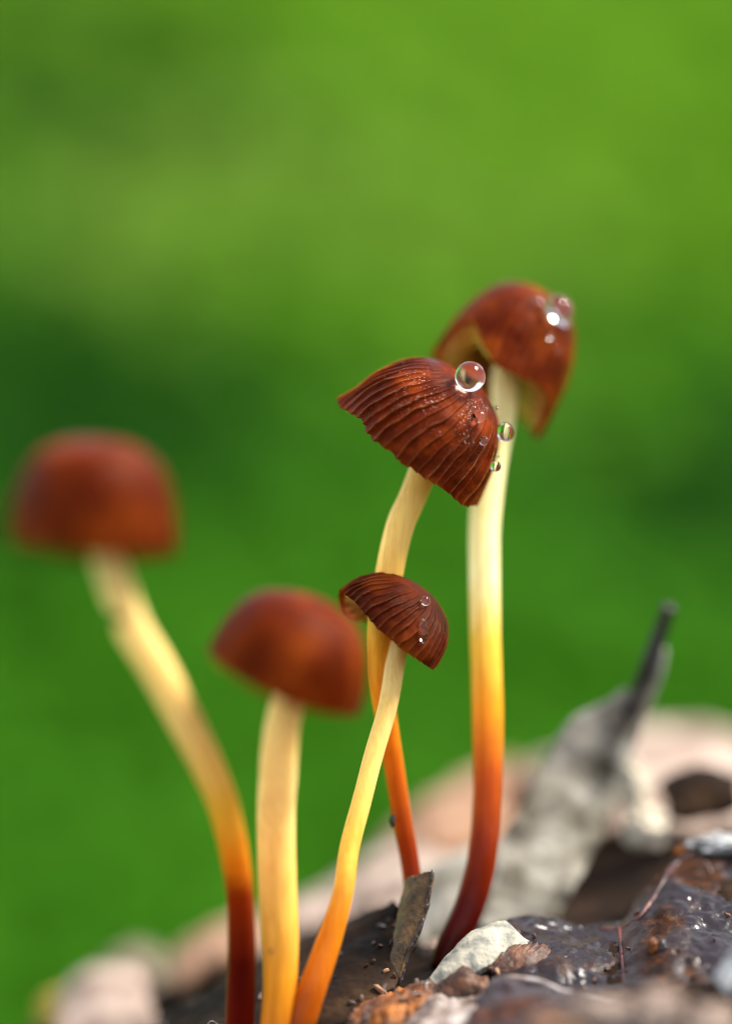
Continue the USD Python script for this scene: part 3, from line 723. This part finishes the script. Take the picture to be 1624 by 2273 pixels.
tag(obj('leaf_scrap', s[:2], GREY_MUSH, base=W(990, 2280, -5)), 'mottled grey and brown pulpy scrap at the bottom edge of the picture', 'leaf scrap')
# second wet leaf in front
LW = thing('dead_leaf', W(1200, 2260, -7), 'second wet purple leaf with a pale curved rim in front of the large wet one', 'leaf')
ea = [(1060, 2220, -4.2), (1090, 2192, -4.0), (1128, 2170, -4.0), (1185, 2176, -4.2), (1251, 2200, -5), (1320, 2212, -6), (1400, 2226, -7)]
s = sheet(ea, [(1020, 2380, -13), (1080, 2370, -13), (1140, 2360, -13), (1200, 2350, -13), (1270, 2340, -13), (1340, 2330, -13), (1420, 2320, -13)], 140, 80, bulge=0.8, thick=0.4, rough=0.35, rfreq=1.6, seed=51, ragged=0.015, relief=wet_relief)
obj('blade', s[:2], WET_LEAF_LOW, LW)
ed = curve(WA(ea), 90) + np.array([0, -0.1, 0.0])
v, f, _ = tube(ed, np.linspace(0.20, 0.07, 90), 12, wob=0.4, seed=9)
obj('rim', (v, f), GREY_MUSH, LW)

# grey leaf on edge with dark stalk
GL = thing('dead_leaf', W(1150, 2030, 10), 'grey dead leaf standing slanted behind the tallest stem with a dark stalk', 'leaf')
s = sheet([(1060, 2060, 8), (1085, 1980, 9), (1105, 1880, 10), (1170, 1770, 11), (1225, 1660, 12), (1275, 1592, 12), (1345, 1560, 12), (1392, 1528, 12)],
          [(1240, 2045, 10), (1270, 1985, 10), (1305, 1920, 11), (1345, 1850, 12), (1368, 1760, 13), (1395, 1680, 13), (1420, 1620, 13), (1442, 1560, 13)], 140, 60, bulge=0.5, thick=0.22, rough=0.32, rfreq=1.3, seed=61, ragged=0.03)
obj('blade', s[:2], GREY_LEAF, GL)
c = curve(WA([(1392, 1590, 11.8), (1404, 1560, 11.8), (1416, 1530, 12), (1440, 1470, 11.5), (1462, 1410, 11.5), (1484, 1345, 11)]), 60)
v, f, _ = tube(c, np.r_[np.linspace(0.34, 0.5, 30), np.linspace(0.5, 0.42, 30)], 20, wob=0.15, seed=5)
obj('stalk', (v, f), TWIG, GL)
c = curve(WA([(1370, 1700, 12.3), (1410, 1610, 12.3), (1438, 1550, 12.3), (1462, 1490, 12), (1474, 1440, 11.8)]), 60)
v, f, _ = tube(c, np.linspace(0.55, 0.2, 60), 16, wob=0.3, seed=7)
obj('peeling_bark', (v, f), GREY_LEAF, GL)

# litter further back, all blurred
for ea, eb, look, sd, lab in (
    ([(1100, 1760, 34), (1200, 1675, 34), (1320, 1635, 34), (1480, 1600, 34), (1660, 1630, 34)], [(1080, 1960, 20), (1200, 1900, 19), (1330, 1860, 18), (1480, 1840, 18), (1680, 1850, 18)], PINK_LITTER, 81, 'broad pinkish beige dead leaf arching behind the slanted grey leaf'),
    ([(840, 1880, 30), (900, 1800, 31), (980, 1745, 32), (1060, 1700, 33), (1150, 1680, 33)], [(820, 1990, 20), (900, 1960, 19), (980, 1930, 18), (1060, 1910, 18), (1120, 1900, 18)], TAN_LITTER, 82, 'tan pink dead leaf on the slope between the two middle stems, far behind'),
    ([(660, 2010, 26), (720, 1965, 27), (800, 1905, 28), (900, 1850, 28), (1010, 1830, 28)], [(680, 2080, 15), (760, 2040, 14), (850, 2020, 12), (930, 2010, 11), (1010, 2000, 11)], PINK_LITTER, 83, 'dusky pink dead leaf low on the slope behind the upturned shard'),
    ([(930, 1930, 15), (980, 1900, 15), (1040, 1880, 15), (1110, 1870, 15)], [(930, 2110, 9), (980, 2100, 8.5), (1030, 2090, 8), (1090, 2080, 8)], GREY_LEAF, 84, 'dull yellow grey leaf in the gap left of the tallest stem base'),
    ([(380, 2120, 26), (430, 2080, 27), (500, 2045, 27), (570, 2010, 28)], [(390, 2200, 18), (450, 2160, 18), (520, 2130, 17), (590, 2090, 17)], TAN_LITTER, 85, 'orange tan dead leaf left of the leftmost stem base'),
    ([(560, 2040, 27), (620, 2010, 27), (680, 1985, 27), (740, 1950, 27)], [(560, 2120, 16), (620, 2090, 16), (690, 2060, 15), (760, 2030, 15)], PINK_LITTER, 88, 'pale pink dead leaf seen between the two thick left stems'),
    ([(150, 2180, 24), (190, 2150, 24), (240, 2140, 24), (300, 2150, 24)], [(120, 2330, 14), (200, 2320, 14), (280, 2310, 14), (360, 2290, 14)], PINK_LITTER, 86, 'brownish pink blurred leaf at the far lower left'),
    ([(1455, 1745, 17), (1500, 1712, 17), (1560, 1700, 17), (1640, 1715, 17)], [(1490, 1800, 14), (1530, 1812, 14), (1580, 1805, 14), (1640, 1775, 14)], DARK_LEAF, 87, 'dark brown sheet standing in for the shaded hollow in the pinkish leaf at right'),  # dark sheet put in for the shade inside a hollow
):
    s = sheet(ea, eb, 60, 40, bulge=0.8, thick=0.5, rough=0.5, rfreq=0.7, seed=sd, ragged=0.05)
    tag(obj('dead_leaf', s[:2], look, base=s[0].mean(0)), lab, 'leaf')
for px, py, d, r, look, nm, lab, sc in (
    (300, 2165, 38, 58, PINK_LITTER, 'pale_lump', 'whitish pink blurred lump at the lower left edge of the mound', (1.15, 1, 0.85)),
    (135, 2250, 34, 40, YELLOW, 'yellow_scrap', 'yellow blurred scrap at the bottom left corner', (0.9, 1, 1.0)),
    (1435, 1835, 15, 52, CHALK, 'pale_lump', 'chalky white lump beside the slanted grey leaf, lower of two', (1, 0.9, 0.95)),
    (1405, 1745, 15.5, 42, CHALK, 'pale_lump', 'upper of the two chalky white lumps beside the slanted grey leaf', (0.8, 0.9, 1.4)),
    (1592, 1876, 7, 46, PALE_ICE, 'pale_scrap', 'icy white scrap on the top edge of the large wet leaf', (1.4, 0.7, 0.5)),
    (1512, 1888, 7, 17, ORANGE_BARK, 'orange_crumb', 'small orange crumb on the top edge of the large wet leaf', (1.2, 0.8, 0.8)),
    (958, 2108, 7, 26, PINK_LITTER, 'pale_scrap', 'small pink scrap in the dark gap left of the tallest stem base', (1.0, 0.8, 0.8)),
    (1330, 2245, -17, 60, PINK_LITTER, 'pale_lump', 'blurred beige lump at the bottom edge below the crumb in its water bead', (1.5, 0.8, 0.5)),
    (1455, 2245, -17, 55, PINK_LITTER, 'pale_lump', 'tallest blurred beige lump in the foreground at lower right', (1.0, 0.8, 0.85)),
    (1570, 2275, -17, 60, PINK_LITTER, 'pale_lump', 'rightmost blurred beige lump in the foreground near the lower right corner', (1.0, 0.8, 0.8)),
    (1250, 2290, -17, 60, TAN_LITTER, 'pale_lump', 'blurred tan lump at the bottom edge in front of the second wet leaf', (1.4, 0.8, 0.6)),
):
    q = W(px, py, d)
    m = lump(q, r * S * (D + d) / D, int(px), 5, 0.55, sc, 1.5)
    tag(obj(nm, m, look, base=q), lab, 'leaf scrap' if 'scrap' in nm else nm.split('_')[1])
s = sheet([(1580, 2170, -8), (1604, 2130, -8), (1634, 2085, -8), (1680, 2030, -8)], [(1605, 2200, -10), (1640, 2180, -10), (1670, 2170, -10), (1710, 2120, -10)], 50, 30, bulge=0.2, thick=0.5, rough=0.2, seed=91)
tag(obj('dead_leaf', s[:2], PALE_ICE, base=s[0].mean(0)), 'pale blueish leaf edge rising at the right border in front of the wet leaf', 'leaf')

# crumbs of rotten leaf and thin fibres scattered over what lies in focus
rng = np.random.default_rng(9)
spots = np.vstack([wtop[rng.integers(0, len(wtop), 36)], Lf[0][:120 * 60][rng.integers(0, 7200, 50)], orange_top[rng.integers(0, len(orange_top), 25)]])
for nm, look, sel, lab in (('dark_crumbs', BROWN_BARK, slice(0, None, 2), 'fine dark brown crumbs of rotten leaf strewn over the wet leaves'),
                           ('pale_crumbs', TAN_LITTER, slice(1, None, 8), 'fine pale grey crumbs of leaf strewn over the wet leaves'),
                           ('rusty_crumbs', BROWN_BARK, slice(3, None, 4), 'fine rusty crumbs of rotten leaf strewn over the wet leaves')):
    V, Fc, k = [], [], 0
    for q in spots[sel]:
        m = trimesh.creation.icosphere(1)
        r = rng.uniform(0.05, 0.20) * (1 if rng.uniform() < 0.9 else 1.7)
        R = trimesh.transformations.random_rotation_matrix(rng.uniform(0, 1, 3))[:3, :3]
        v = (np.array(m.vertices) * (1 + 0.5 * (rng.uniform(0, 1, (len(m.vertices), 1)) - 0.5)) * r * [1.5, 0.9, 0.45]) @ R.T
        V.append(v + q + [0, -0.05, 0.06]); Fc.append(m.faces + k); k += len(v)
    tag(obj(nm, (np.vstack(V), np.vstack(Fc)), look, base=V[0].mean(0)), lab, 'crumbs', kind='stuff')
V, Fc, k = [], [], 0
for q in spots[rng.integers(0, len(spots), 22)]:
    a = rng.uniform(0, 2 * np.pi); L = rng.uniform(0.5, 1.8)
    t = np.linspace(0, 1, 12)[:, None]
    path = q + t * L * np.array([np.cos(a), 0.4 * np.sin(a), 0.45 * np.sin(a)]) + np.sin(t * np.pi) * rng.uniform(0.05, 0.35) * np.array([0, -0.5, 0.8]) + 0.12 * rng.normal(0, 1, (1, 3)) * np.sin(t * 6)
    v, f, _ = tube(path, np.full(12, rng.uniform(0.018, 0.04)), 6)
    V.append(v); Fc.append(f + k); k += len(v)
tag(obj('fibres', (np.vstack(V), np.vstack(Fc)), GREY_MUSH, base=V[0].mean(0)), 'thin pale plant fibres and threads lying over the rotten leaves', 'fibres', kind='stuff')
